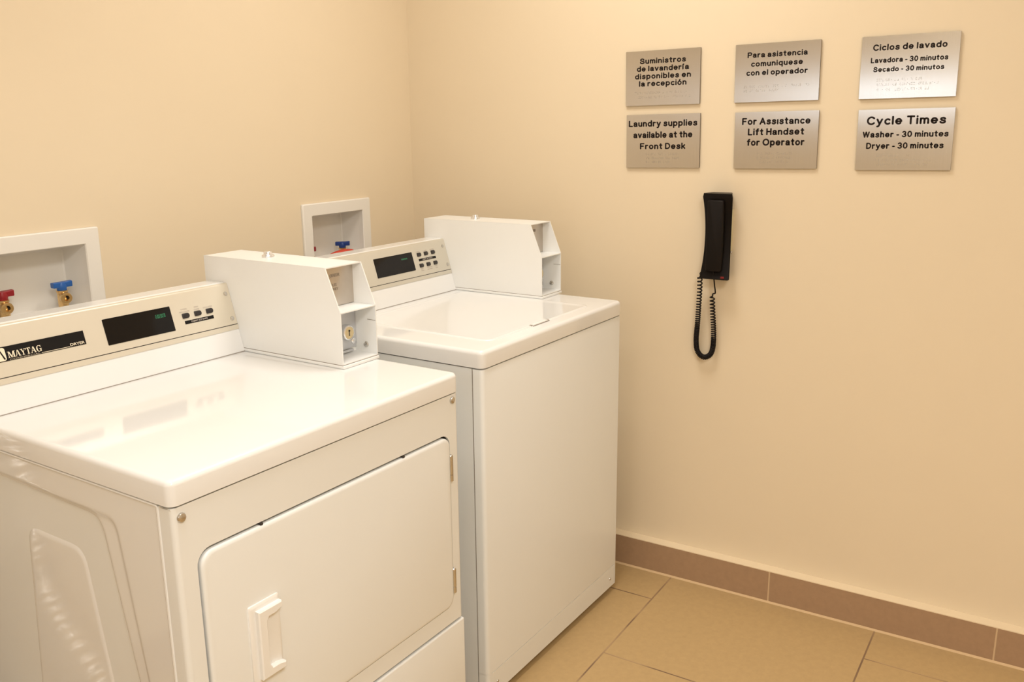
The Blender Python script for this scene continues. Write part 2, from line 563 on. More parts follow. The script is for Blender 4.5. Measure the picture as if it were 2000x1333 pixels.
def coin_box(root, ox, oy, zt):
    """sheet-metal coin hood with an open front, on a thin plinth"""
    cw, hk, ht, ds, db, cz = 0.1072, 0.1098, 0.1996, 0.0363, 0.4131, 0.008
    x0, x1 = ox, ox + cw
    Y = lambda y: oy + y
    Z = lambda z: zt + cz + z
    t = 0.0022
    side = [(0, 0), (0, hk), (ds, ht), (db, ht), (db, 0)]
    parts = []
    for xa, xb in ((x0, x0 + t), (x1 - t, x1)):
        parts.append(prism(side, lambda p, xa=xa: (xa, Y(p[0]), Z(p[1])), lambda p, xb=xb: (xb, Y(p[0]), Z(p[1]))))
    parts.append(box(x0 + t * 0.5, x1 - t * 0.5, Y(ds), Y(db), Z(ht - t), Z(ht)))
    parts.append(box(x0 + t * 0.5, x1 - t * 0.5, Y(db - t), Y(db), Z(0), Z(ht - 0.0005)))
    parts.append(box(x0 + t * 0.5, x1 - t * 0.5, Y(0.0), Y(0.07), Z(hk - 0.0022), Z(hk)))     # shelf
    parts.append(box(x0 + t * 0.5, x1 - t * 0.5, Y(0.0), Y(0.07), Z(0.0), Z(0.0025)))          # floor of the opening
    parts.append(box(x0 + t * 0.5, x1 - t * 0.5, Y(0.0625), Y(0.066), Z(0.0), Z(ht - 0.001)))          # inner bulkhead
    hood = link('coin_box', merge(*parts), M['powder'], root, smooth=False)
    link('plinth', box(x0 - 0.0016, x1 + 0.0005, Y(-0.0035), Y(db), zt + 0.0004, zt + cz - 0.001, 0.0012, 2), M['powder'], hood)
    link('plinth_seam', box(x0 - 0.0003, x1 - 0.0006, Y(-0.0003), Y(db), zt + cz - 0.0013, zt + cz + 0.0003), M['greyprint'], hood, smooth=False)
    yp = Y(0.0598)
    pl = link('coin_plate', box(x0 + 0.014, x1 - t, yp, yp + 0.0025, Z(hk + 0.001), Z(ht - t), 0.0004, 1), M['stainless'], hood, smooth=False)
    link('coin_plate_shade_strip', box(x0 + t, x0 + 0.014, yp + 0.0015, yp + 0.0025, Z(hk), Z(ht - t)), M['gap'], hood, smooth=False)  # dark strip, shade beside the coin plate put in as colour
    tx = lambda x0_, base: (lambda a, b, c: (x0_ + a, yp - 0.0002 - c, Z(base) + b))
    link('lettering', merge(text_mesh('QUARTER', 0.029, 0.0070, 0.02, tx(x0 + 0.036, 0.173), 0.0004)), M['platetext'], hood, smooth=False)
    link('lettering', merge(text_mesh('US', 0.012, 0.0062, 0.02, tx(x0 + 0.043, 0.153), 0.0004), text_mesh('ONLY', 0.020, 0.0055, 0.02, tx(x0 + 0.039, 0.1445), 0.0004)), M['platetext'], hood, smooth=False)
    # vault door with its key lock
    vd = link('vault_door', merge(box(x0 + 0.020, x1 - t - 0.001, yp - 0.001, yp + 0.0025, Z(0.012), Z(hk - 0.003), 0.0006, 2),
                                  box(x0 + 0.020, x1 - t - 0.014, yp - 0.006, yp, Z(0.006), Z(0.0105), 0.0008, 2),
                                  lathe([(0.006, 0), (0.006, 0.004), (0.0035, 0.006), (0.0001, 0.0065)], (x1 - 0.018, yp - 0.001, Z(0.098)), (0, -1, 0.2), 14)), M['vault'], hood)
    lx, lz = x1 - 0.0365, Z(0.0500)
    lk = link('key_lock', lathe([(0.0175, 0), (0.0175, 0.010), (0.0160, 0.0125), (0.0135, 0.0135), (0.0132, 0.0125)], (lx, yp - 0.001, lz), (0, -1, 0), 28), M['chrome'], hood)
    link('lock_face', lathe([(0.0132, 0), (0.0132, 0.0125), (0.0125, 0.0130)], (lx, yp - 0.001, lz), (0, -1, 0), 24), M['lockbrass'], hood)
    link('keyhole', merge(box(lx - 0.0011, lx + 0.0011, yp - 0.0148, yp - 0.0135, lz - 0.007, lz + 0.006, 0.0004, 1), lathe([(0.0022, 0.0134), (0.0022, 0.0138)], (lx, yp - 0.001, lz + 0.0045), (0, -1, 0), 12)), M['gap'], hood, smooth=False)
    link('rivet', lathe([(0.0070, 0), (0.0066, 0.002), (0.0045, 0.0036), (0.0001, 0.0042)], (x1 - 0.0125, yp - 0.001, Z(0.0265)), (0, -1, 0), 18), M['chrome'], hood)
    screw('side_screw', hood, (x1 - t, Y(0.030), Z(0.020)), (-1, 0, 0), 0.0065)
    link('liner_seam', box(x1 - t - 0.0004, x1 - t + 0.0002, Y(0.001), Y(0.024), Z(0.0755), Z(0.0765)), M['greyprint'], hood, smooth=False)
    # round key lock in the lid
    kx, ky = x0 + cw * 0.5, Y(0.262)
    link('lid_lock', lathe([(0.0135, 0), (0.0135, 0.004), (0.0125, 0.0055), (0.0095, 0.006), (0.0085, 0.0115), (0.0075, 0.0125), (0.0001, 0.0125)], (kx, ky, Z(ht)), (0, 0, 1), 24), M['chrome'], hood)
    return hood


def console(root, W, oy, zt, fasc, x_right, end_screws, disp):
    con = con_frame(oy, zt)
    S_strip, S_seam, S_top = 0.0521, 0.0634, 0.1585
    yback = oy + 0.405
    zT = zt + 0.1522
    xl, xr = -W + 0.001, x_right
    # white base (box behind and below the fascia)
    p = lambda x: [con(x, 0.0012), con(x, S_strip), con(x, S_seam, -0.002), con(x, S_top - 0.004, -0.002), Vector((x, con(x, S_top).y + 0.012, zT)), Vector((x, yback - 0.006, zT)), Vector((x, yback, zT - 0.006)), Vector((x, yback, zt + 0.0004))]
    cs = link('console', loft([p(xl), p(xr)]), M['enamel'], root, smooth=False)
    # bent fascia: lower lip, dark seam, main plate rolling over the top edge
    link('base_seam', box(xl, xr, oy + 0.2988, oy + 0.302, zt - 0.0003, zt + 0.0014), M['greyprint'], cs, smooth=False)
    lip = [(0.0521, 0.0012), (S_seam - 0.0013, 0.0012)]
    q = lambda x: [con(x, S_strip, -0.001), con(x, S_strip, 0.0012), con(x, S_seam - 0.0008, 0.0012), con(x, S_seam - 0.0008, -0.001)]
    link('fascia_lip', loft([q(xl), q(xr)]), M[fasc], cs, smooth=False)
    q = lambda x: [con(x, S_seam - 0.0009, -0.0008), con(x, S_seam - 0.0009, 0.0003), con(x, S_seam + 0.0009, 0.0003), con(x, S_seam + 0.0009, -0.0008)]
    link('fascia_seam', loft([q(xl), q(xr)]), M['gap'], cs, smooth=False)
    q = lambda x: [con(x, S_seam + 0.0008, -0.001), con(x, S_seam + 0.0008, 0.0012), con(x, S_top - 0.006, 0.0012), con(x, S_top - 0.003, 0.0004), con(x, S_top - 0.001, -0.0015), con(x, S_top, -0.004), con(x, S_top - 0.002, -0.006)]
    link('fascia', loft([q(xl), q(xr)]), M[fasc], cs, auto=60)
    dx0, dx1, s0, s1 = disp
    link('display', slab(con, rrect(dx0, dx1, s0, s1, 0.0012, 2), 0.0, 0.0022, 0.0005), M['glass'], cs, smooth=False)
    for x, s in end_screws:
        screw('console_screw', cs, con(x, s, 0.0012), (0, -0.9605, 0.2783), 0.0048)
    return cs, con


def side_relief(ylen, z0, z1, A, B, C, x, n_y, n_z, y0):
    """pressed side panel as a height field; A, B step inwards, C bulges out again"""
    def sd(poly, py, pz):
        d = 1e9
        ins = False
        n = len(poly)
        for i in range(n):
            ax, ay = poly[i]
            bx, by = poly[(i + 1) % n]
            ex, ey = bx - ax, by - ay
            wx, wy = px_ - ax if False else py - ax, pz - ay
            t = max(0, min(1, (wx * ex + wy * ey) / (ex * ex + ey * ey)))
            d = min(d, math.hypot(wx - ex * t, wy - ey * t))
            if (ay > pz) != (by > pz) and py < (bx - ax) * (pz - ay) / (by - ay) + ax:
                ins = not ins
        return -d if ins else d

    def st(v, w):
        t = max(0, min(1, 0.5 - v / w))
        return t * t * (3 - 2 * t)
    px_ = 0
    bm = bmesh.new()
    rows = []
    for i in range(n_z + 1):
        z = z0 + (z1 - z0) * i / n_z
        r = []
        for j in range(n_y + 1):
            y = y0 + ylen * j / n_y
            h = 0.0025 * st(sd(A, y, z), 0.009) + 0.004 * st(sd(B, y, z), 0.012) - 0.003 * st(sd(C, y, z), 0.010)
            r.append(bm.verts.new((x + h, y, z)))
        rows.append(r)
    for a, b in zip(rows, rows[1:]):
        for j in range(n_y):
            bm.faces.new((a[j], a[j + 1], b[j + 1], b[j]))
    return bm


def roundpoly(P, rad, n=5):
    out = []
    m = len(P)
    for i in range(m):
        p = Vector(P[i])
        a = (Vector(P[i - 1]) - p)
        b = (Vector(P[(i + 1) % m]) - p)
        r = min(rad, a.length * 0.45, b.length * 0.45)
        A, B = p + a.normalized() * r, p + b.normalized() * r
        for k in range(n + 1):
            t = k / n
            q = A * (1 - t) ** 2 + p * 2 * t * (1 - t) + B * t * t
            out.append((q.x, q.y))
    return out


def top_panel(W, D, z0, z1, rc, re, recess=None):
    """pressed lid: rounded corners and rolled edge, with an optional shallow recess in its top"""
    L = []
    def lp(ins, z):
        return [(p[0], p[1], z) for p in rrect(-W + ins, -ins, ins, D - ins, (max(rc - ins, 0.002),) * 4, 6)]
    L.append(lp(0.012, z0))
    L.append(lp(0.0, z0))
    for k in range(0, 6):
        a = math.radians(90 * k / 5)
        L.append(lp(re * (1 - math.cos(a)), z1 - re + re * math.sin(a)))
    if recess:
        x0, x1, y0, y1 = recess
        for ins, dz in ((0, 0), (0.004, -0.0010), (0.009, -0.0022)):
            L.append([(p[0], p[1], z1 + dz) for p in rrect(x0 + ins, x1 - ins, y0 + ins, y1 - ins, 0.02, 6)])
    return loft(L)


# ---- dryer
DW, DD, DZ, DLT = 0.6869, 0.69, 0.8765, 0.0389
dr = empty('dryer', (-1.0014, -0.8819, 0), -0.0281)
tag(dr, 'white front loading dryer with a wide door and DRYER written on its black nameplate', 'dryer')
zs = DZ - DLT
ddz = 0.3273
link('top_panel', top_panel(DW, DD, zs, DZ, 0.014, 0.009), M['enamel'], dr)
cab = link('cabinet', merge(box(-DW + 0.008, -0.006, 0.040, DD - 0.01, 0.02, zs - 0.003)), M['satin'], dr, smooth=False)
sp = side_relief(DD - 0.012 - 0.035, 0.03, zs - 0.004,
                 roundpoly([(0.148, DZ - 0.094), (0.62, DZ - 0.086), (0.66, DZ - 0.45), (0.62, 0.09), (0.11, 0.09), (0.085, DZ - 0.50)], 0.022),
                 roundpoly([(0.192, DZ - 0.098), (0.60, DZ - 0.088), (0.64, DZ - 0.45), (0.60, 0.11), (0.15, 0.11), (0.112, DZ - 0.50)], 0.030),
                 roundpoly([(0.253, DZ - 0.1715), (0.416, DZ - 0.1715), (0.452, DZ - 0.55), (0.43, 0.20), (0.24, 0.20), (0.188, DZ - 0.55)], 0.030),
                 -DW + 0.0025, 150, 170, 0.035)
link('side_panel', sp, M['enamel'], dr, auto=80)
link('side_panel_hem', tube([(-DW + 0.0035, 0.0355, 0.03), (-DW + 0.0035, 0.0355, zs - 0.006), (-DW + 0.0035, 0.0365, zs - 0.0045), (-DW + 0.0035, DD - 0.02, zs - 0.0045)], 0.0028, 8), M['enamel'], dr)
# front panel wraps round the corners and has the door opening cut out
fx0, fx1 = -DW + 0.003, -0.002
dx0, dx1, dz0, dz1 = -0.645, -0.0335, DZ - 0.5065, DZ - 0.1275
g = 0.0052
opening = list(reversed(rrect(dx0 - g, dx1 + 0.002, dz0 - 0.0015, dz1 + g, 0.026, 6)))
re = 0.008
front = [(fx0 + re, ddz + 0.003), (fx1 - re, ddz + 0.003), (fx1 - re, zs - 0.0035), (fx0 + re, zs - 0.0035)]
wrap = []
for sgn, xc in ((-1, fx0 + re), (1, fx1 - re)):
    prof = [(xc, 0.003)] + [(xc + sgn * re * math.sin(math.radians(a)), 0.003 + re - re * math.cos(math.radians(a))) for a in (18, 36, 54, 72, 90)] + [(xc + sgn * re, 0.0325)]
    inner = [(p[0] - sgn * 0.002, p[1] + 0.002) for p in reversed(prof)]
    poly = prof + inner
    wrap.append(prism(poly, lambda p: (p[0], p[1], ddz + 0.003), lambda p: (p[0], p[1], zs - 0.0035)))
    wrap.append(box(min(xc, xc + sgn * re), max(xc, xc + sgn * re), 0.006, 0.030, zs - 0.006, zs - 0.0036))
fp = link('front_panel', merge(plate(front, [opening], lambda p: (p[0], 0.003, p[1]), lambda p: (p[0], 0.008, p[1])), *wrap), M['satin'], dr, auto=40)
link('door_gap', box(dx0 - 0.01, dx1 + 0.01, 0.014, 0.02, dz0 - 0.01, dz1 + 0.01), M['gap'], dr, smooth=False)
for x, z in ((-0.6693, DZ - 0.0592), (-0.0205, DZ - 0.0545)):
    screw('panel_screw', fp, (x, 0.003, z), (0, -1, 0), 0.0075)


def dloop(ins, y):
    return [(p[0], y, p[1]) for p in rrect(dx0 + ins, dx1 - ins, dz0 + ins, dz1 - ins, 0.023 - ins * 0.6, 6)]


door = link('door', loft([dloop(0, 0.018), dloop(0, 0.0035), dloop(0.0012, 0.0012), dloop(0.0035, -0.0004), dloop(0.007, -0.001)]), M['satin'], dr, auto=40)
for x in (-0.5262, -0.1768):
    link('door_bumper', box(x - 0.003, x + 0.003, 0.001, 0.012, dz1 - 0.0005, dz1 + 0.0042, 0.0008, 1), M['gap'], door)
for za, zb_ in ((DZ - 0.2248, DZ - 0.1685), (DZ - 0.4775, DZ - 0.4215)):
    xh = -0.0335
    zm = za + (zb_ - za) * 0.26
    link('hinge', merge(lathe([(0.0008, 0), (0.0045, 0.001), (0.0045, zm - za - 0.0006), (0.0036, zm - za)], (xh, -0.0005, za), (0, 0, 1), 14),
                        lathe([(0.0036, zm - za), (0.0045, zm - za + 0.0006), (0.0045, zb_ - za - 0.001), (0.0025, zb_ - za + 0.001), (0.0005, zb_ - za + 0.002)], (xh, -0.0005, za), (0, 0, 1), 14),
                        box(xh - 0.004, xh, 0.000, 0.008, za + 0.001, zb_ - 0.001)), M['steel'], door)
# door handle: stepped bezel round a scoop that is open to the hinge side
hx0, hx1, hz0, hz1 = -0.5708, -0.5085, DZ - 0.393, DZ - 0.2522
def hl(ins, y):
    return [(p[0], y, p[1]) for p in rrect(hx0 + ins, hx1 - ins, hz0 + ins, hz1 - ins, 0.003, 2)]
cpoly = [(hx0 + 0.011, hz0 + 0.009), (hx1 - 0.002, hz0 + 0.009), (hx1 - 0.002, hz0 + 0.020), (hx1 - 0.016, hz0 + 0.024), (hx0 + 0.032, hz0 + 0.024), (hx0 + 0.028, hz0 + 0.030), (hx0 + 0.028, hz1 - 0.032), (hx0 + 0.032, hz1 - 0.026), (hx1 - 0.016, hz1 - 0.026), (hx1 - 0.002, hz1 - 0.021), (hx1 - 0.002, hz1 - 0.010), (hx0 + 0.011, hz1 - 0.010)]
def shrink(poly, d):
    cx = sum(p[0] for p in poly) / len(poly)
    out = []
    n = len(poly)
    for i in range(n):
        a, b, c = Vector(poly[i - 1]), Vector(poly[i]), Vector(poly[(i + 1) % n])
        n1 = Vector((-(b - a).y, (b - a).x)).normalized()
        n2 = Vector((-(c - b).y, (c - b).x)).normalized()
        m_ = (n1 + n2)
        m_ = m_ / max(m_.dot(n1), 0.3)
        q = b + m_ * d
        out.append((q.x, q.y))
    return out
handle = link('door_handle', merge(loft([hl(0, -0.0008), hl(0, -0.0035), hl(0.003, -0.0055), hl(0.006, -0.0055)]),
                                   loft([[(p[0], -0.004, p[1]) for p in cpoly], [(p[0], -0.0125, p[1]) for p in cpoly], [(p[0], -0.0145, p[1]) for p in shrink(cpoly, 0.002)]])), M['plastic'], door, auto=30)
link('toe_panel', merge(box(-DW + 0.001, 0.001, 0.0005, 0.032, 0.02, ddz - 0.003, 0.004, 3)), M['satin'], dr)
for x in (-DW + 0.06, -0.06):
    for y in (0.08, DD - 0.08):
        link('foot', lathe([(0.02, 0), (0.02, 0.012), (0.008, 0.014), (0.008, 0.024)], (x, y, 0), (0, 0, 1), 14), M['foot'], dr)
cs, con = console(dr, DW, 0.2154, DZ, 'fascia', -0.1073 - 0.0005, ((-0.1195, 0.1340), (-0.1190, 0.0778)), (-0.4190, -0.2655, 0.0786, 0.1307))
coin_box(dr, -0.1073, 0.2154, DZ)
np_ = link('nameplate', slab(con, [(-0.668, 0.0913), (-0.4622, 0.0913), (-0.4622, 0.1178), (-0.668, 0.1178)], 0.0008, 0.0020), M['black'], cs, smooth=False)


def strokes(con, polys, d=0.0021, th=0.0003):
    return merge(*[loft([[con(a, b, d) for a, b in P], [con(a, b, d + th) for a, b in P]]) for P in polys])


# logo: cream rounded square with a dark twin-peak M
link('logo', slab(con, rrect(-0.6415, -0.6128, 0.0925, 0.1162, 0.004, 4), 0.0018, 0.0023), M['cream'], cs, smooth=False)
lg = []
for k in range(2):
    a = -0.6395 + k * 0.0115
    lg.append([(a, 0.0950), (a + 0.0022, 0.0950), (a + 0.0062, 0.1120), (a + 0.0050, 0.1120)])
    lg.append([(a + 0.0105, 0.0950), (a + 0.0135, 0.0950), (a + 0.0072, 0.1120), (a + 0.0052, 0.1120)])
link('logo_mark', strokes(con, lg, 0.0023), M['black'], cs, smooth=False)


def serif_word(x0, base, h, widths):
    """slab-serif capitals M A Y T A G drawn as stroke polygons, unit letter box 1 x 1"""
    def q(*pts):
        return list(pts)
    def bar(xa, ya, xb, yb, w):
        return [(xa, ya), (xa + w, ya), (xb + w, yb), (xb, yb)]
    def sf(xa, xb, y, t=0.07):
        return [(xa, y), (xb, y), (xb, y + t), (xa, y + t)]
    Ms = [bar(0.10, 0, 0.10, 1, 0.08), bar(0.76, 0, 0.76, 1, 0.19), bar(0.44, 0, 0.10, 1, 0.19), bar(0.47, 0, 0.74, 1, 0.08), sf(0, 0.28, 0), sf(0.66, 1.05, 0), sf(0, 0.29, 0.93), sf(0.74, 1.05, 0.93)]
    As = [bar(0.08, 0, 0.42, 1, 0.07), bar(0.70, 0, 0.40, 1, 0.22), sf(-0.02, 0.26, 0), sf(0.60, 1.02, 0), [(0.2, 0.28), (0.72, 0.28), (0.70, 0.35), (0.23, 0.35)]]
    Ys = [bar(0.40, 0, 0.40, 0.48, 0.2), bar(0.40, 0.42, 0.08, 1, 0.22), bar(0.52, 0.42, 0.84, 1, 0.07), sf(0.26, 0.74, 0), sf(-0.02, 0.44, 0.93), sf(0.68, 1.02, 0.93)]
    Ts = [bar(0.39, 0, 0.39, 1, 0.22), sf(0.25, 0.75, 0), sf(0.02, 0.98, 0.92, 0.08), bar(0.02, 0.70, 0.02, 0.98, 0.07), bar(0.91, 0.70, 0.91, 0.98, 0.07)]
    Gs = []
    for i in range(14):
        a0 = math.radians(48 + i * 19.5)
        a1 = math.radians(48 + (i + 1) * 19.5)
        def P(a, o):
            th = 0.10 + 0.13 * max(0, -math.cos(a))
            rx, ry = (0.47, 0.52) if o else (0.47 - th, 0.52 - 0.08)
            return (0.5 + rx * math.cos(a), 0.5 + ry * math.sin(a))
        Gs.append([P(a0, 0), P(a0, 1), P(a1, 1), P(a1, 0)])
    Gs += [bar(0.74, 0.02, 0.74, 0.46, 0.2), sf(0.56, 1.04, 0.42), bar(0.80, 0.66, 0.80, 1.0, 0.08)]
    out = []
    x = x0
    for L, w in zip((Ms, As, Ys, Ts, As, Gs), widths):
        for P in L:
            out.append([(x + a * w * 0.97, base + b * h) for a, b in P])
        x += w
    return out


link('brand_lettering', strokes(con, serif_word(-0.6095, 0.0962, 0.0113, (0.0132, 0.0100, 0.0094, 0.0090, 0.0102, 0.0100)), 0.0020), M['cream'], cs, smooth=False)
face_text(cs, con, 'COMMERCIAL', -0.6080, 0.0560, 0.0920, 0.0023, 'dimprint', 0.0, 0.0020)
link('rule_line', strokes(con, [[(-0.5495, 0.0926), (-0.4950, 0.0926), (-0.4950, 0.0934), (-0.5495, 0.0934)]], 0.0020), M['cream'], cs, smooth=False)
face_text(cs, con, 'DRYER', -0.4935, 0.0285, 0.0933, 0.0050, 'cream', 0.01, 0.0020)


def buttons(cs, con, spots):
    for x, s in spots:
        P = rrect(x - 0.0088, x + 0.0088, s - 0.0054, s + 0.0054, (0.0053, 0.0016, 0.0016, 0.0053), 4)
        link('button', slab(con, P, 0.0, 0.0038, 0.0012), M['rubber'], cs, auto=50)


def setting_bar(cs, con, x0, x1, s0, s1):
    link('setting_bar', slab(con, [(x0, s0), (x1, s0), (x1, s1), (x0, s1)], 0.0008, 0.0016), M['black'], cs, smooth=False)
    face_text(cs, con, 'FABRIC SETTINGS', x0 + (x1 - x0) * 0.22, (x1 - x0) * 0.56, s0 + (s1 - s0) * 0.28, (s1 - s0) * 0.46, 'faintprint', 0.0, 0.0016)


buttons(cs, con, ((-0.2325, 0.1046), (-0.2020, 0.1046), (-0.1715, 0.1046)))
setting_bar(cs, con, -0.2385, -0.1650, 0.0865, 0.0937)
for lines, xc in ((('WHITES', 'AND COLORS'), -0.2335), (('PERM', 'PRESS'), -0.2020), (('DELICATES',), -0.1735)):
    for k, s in enumerate(reversed(lines)):
        w = 0.0026 * len(s)
        face_text(cs, con, s, xc - w / 2, w, 0.1122 + k * 0.0052, 0.0030, 'faintprint', 0.0, 0.0013)


def digits(cs, con, x0, x1, s0, s1, rows):
    P = []
    n = 6
    random.seed(3)
    for r in range(rows):
        h = (s1 - s0) / rows
        for k in range(n):
            a = x0 + (x1 - x0) * k / n
            w = (x1 - x0) / n * 0.7
            b = s0 + h * r + h * 0.12
            t = h * 0.14
            P += [[(a, b), (a + w, b), (a + w, b + t), (a, b + t)], [(a, b + h * 0.62), (a + w, b + h * 0.62), (a + w, b + h * 0.62 + t), (a, b + h * 0.62 + t)],
                  [(a, b), (a + w * 0.25, b), (a + w * 0.25, b + h * 0.76), (a, b + h * 0.76)]]
            if k % 2:
                P.append([(a + w * 0.75, b), (a + w, b), (a + w, b + h * 0.76), (a + w * 0.75, b + h * 0.76)])
    link('display_digits', strokes(con, P, 0.0023), M['green'], cs, smooth=False)


digits(cs, con, -0.3035, -0.2795, 0.1105, 0.1190, 2)

# ---- washer
WW, WD, WZ, WLT, WZB = 0.6825, 0.69, 0.8837, 0.0392, 0.0215
wa = empty('washer', (-0.182, -0.8638, 0), -0.0213)
tag(wa, 'white top loading washing machine with a plain front, between dryer and right wall', 'washing machine')
zs = WZ - WLT
link('top_panel', top_panel(WW, WD, zs, WZ, 0.016, 0.010), M['enamel'], wa)


def lidloop(ins, z):
    return [(p[0], p[1], z) for p in rrect(-0.597 + ins, -0.1135 - ins, 0.040 + ins, 0.465 - ins, 0.022, 6)]


lid = link('lid', loft([lidloop(0, WZ - 0.0005), lidloop(0.0015, WZ + 0.0018), lidloop(0.004, WZ + 0.0024), lidloop(0.009, WZ + 0.0020), lidloop(0.014, WZ + 0.0010)]), M['enamel'], wa, auto=60)
link('lid_grip', merge(loft([[(p[0], p[1], WZ - 0.0003) for p in rrect(-0.412, -0.331, 0.0385, 0.0500, 0.005, 4)], [(p[0], p[1], WZ + 0.0030) for p in rrect(-0.408, -0.335, 0.0395, 0.0490, 0.0045, 4)]])), M['plastic'], lid)
link('lid_grip_slot', merge(box(-0.4150, -0.4070, 0.0405, 0.0475, WZ + 0.0010, WZ + 0.0032, 0.0008, 1), box(-0.410, -0.333, 0.0375, 0.0390, WZ - 0.0005, WZ + 0.0018), box(-0.3345, -0.3310, 0.041, 0.049, WZ + 0.0010, WZ + 0.0032, 0.0006, 1)), M['greyprint'], lid, smooth=False)
link('cabinet', box(-WW + 0.003, -0.003, 0.032, WD - 0.01, WZB + 0.004, zs - 0.003), M['satin'], wa, smooth=False)
link('cabinet_seam', box(-WW + 0.004, -0.004, 0.0285, 0.034, WZB + 0.006, zs - 0.004), M['greyprint'], wa, smooth=False)
# wrapped front panel
def wl(ins, y, bot):
    x0, x1 = -WW + 0.002 + ins, -0.001 - ins
    return [(x0, y, bot), (x1, y, bot), (x1, y, zs - 0.0035 - ins * 0.3), (x0, y, zs - 0.0035 - ins * 0.3)]
kz = WZ - 0.7985
fpan = [(-0.001 - 0.010, kz), (-WW + 0.012, kz), (-WW + 0.012, zs - 0.0035), (-0.011, zs - 0.0035)]
prof = []
re = 0.010
xl, xr = -WW + 0.002, -0.001
outl = [(xl, 0.0285)] + [(xl + re - re * math.cos(math.radians(a)), 0.002 + re - re * math.sin(math.radians(a))) for a in (0, 18, 36, 54, 72, 90)] + \
       [(xr - re + re * math.sin(math.radians(a)), 0.002 + re - re * math.cos(math.radians(a))) for a in (0, 18, 36, 54, 72, 90)] + [(xr, 0.0285)]
link('front_panel', loft([[(p[0], p[1], kz) for p in outl], [(p[0], p[1], zs - 0.0075) for p in outl], [(p[0] * 0.998 - 0.0006, p[1] + 0.0012, zs - 0.0040) for p in outl], [(p[0] * 0.99 - 0.003, p[1] + 0.005, zs - 0.0035) for p in outl]]), M['satin'], wa, auto=40)
# side legs of the front panel run down past the kick panel
for a, b in ((xl, xl + 0.018), (xr - 0.0125, xr)):
    inner = b if a == xl else a
    outl2 = [(p[0], p[1]) for p in outl if a - 1e-6 <= p[0] <= b + 1e-6]
    if a == xl:
        poly = outl2 + [(b, 0.002), (b, 0.0285)]
    else:
        poly = [(a, 0.0285), (a, 0.002)] + outl2
    link('corner_post', loft([[(p[0], p[1], WZB) for p in poly], [(p[0], p[1], kz + 0.001) for p in poly]]), M['satin'], wa, auto=40)
kick = link('kick_panel', merge(box(xl + 0.0188, xr - 0.0132, 0.0022, 0.026, WZB - 0.0005, kz - 0.0018, 0.0006, 1)), M['satin'], wa, smooth=False)
link('kick_panel_gap', box(xl + 0.01, xr - 0.010, 0.0055, 0.022, WZB + 0.004, kz + 0.002), M['gap'], wa, smooth=False)
for x, z in ((-0.0427, WZ - 0.8351), (-0.6402, WZ - 0.8335)):
    screw('kick_screw', kick, (x, 0.0022, z), (0, -1, 0), 0.0042)
for x in (-WW + 0.06, -0.06):
    for y in (0.08, WD - 0.08):
        link('foot', lathe([(0.02, 0), (0.02, 0.012), (0.008, 0.014), (0.008, 0.024)], (x, y, 0), (0, 0, 1), 14), M['foot'], wa)
cs, con = console(wa, WW, 0.2017, WZ, 'fascia_grey', -0.0987 - 0.0005, ((-0.1135, 0.1357), (-0.1105, 0.0800)), (-0.4205, -0.2585, 0.0822, 0.1350))
coin_box(wa, -0.0987, 0.2017, WZ)
buttons(cs, con, [(x, s) for s in (0.1238, 0.0922) for x in (-0.2285, -0.1967, -0.1642)])
setting_bar(cs, con, -0.2345, -0.1560, 0.1048, 0.1117)
for s, xc, b in (('WHITES', -0.2310, 0.1310), ('COLORS', -0.1990, 0.1310), ('BRIGHTS', -0.1665, 0.1310)):
    face_text(cs, con, s, xc - 0.009, 0.018, b, 0.0030, 'faintprint', 0.0, 0.0013)
for ls, xc in ((('PERM', 'PRESS'), -0.2280), (('DELICATES', 'AND KNITS'), -0.1950), (('COLD', 'WASH'), -0.1640)):
    for k, s in enumerate(ls):
        w = 0.0027 * len(s)
        face_text(cs, con, s, xc - w / 2, w, 0.0815 - k * 0.0052, 0.0030, 'faintprint', 0.0, 0.0013)
digits(cs, con, -0.3090, -0.2830, 0.1175, 0.1222, 1)

# ------------------------------------------------------------------ foil duct at the dryer's flank (seen in the enamel)
dp_ = catmull([(-1.84, -0.012, 0.86), (-1.825, -0.085, 0.80), (-1.815, -0.122, 0.66), (-1.815, -0.117, 0.53), (-1.815, -0.132, 0.44), (-1.815, -0.200, 0.35), (-1.815, -0.300, 0.275), (-1.815, -0.42, 0.17), (-1.82, -0.54, 0.075)], 24)
dct = tag(link('dryer_duct', tube(dp_, lambda i: 0.054 + 0.007 * math.sin(i * 2 * math.pi / 5.0), 24), M['foil'], auto=70), 'corrugated foil dryer duct beside the left flank of the dryer', 'duct')

# ------------------------------------------------------------------ rounded stroke alphabet for the sign lettering
def el(cx, cy, rx, ry, a0, a1, n=None):
    n = n or max(6, int(abs(a1 - a0) / 15))
    return [(cx + rx * math.cos(math.radians(a0 + (a1 - a0) * i / n)), cy + ry * math.sin(math.radians(a0 + (a1 - a0) * i / n))) for i in range(n + 1)]


def sp2(P, n=5):
    return [(p.x, p.y) for p in catmull([Vector((a, b, 0)) for a, b in P], n)]


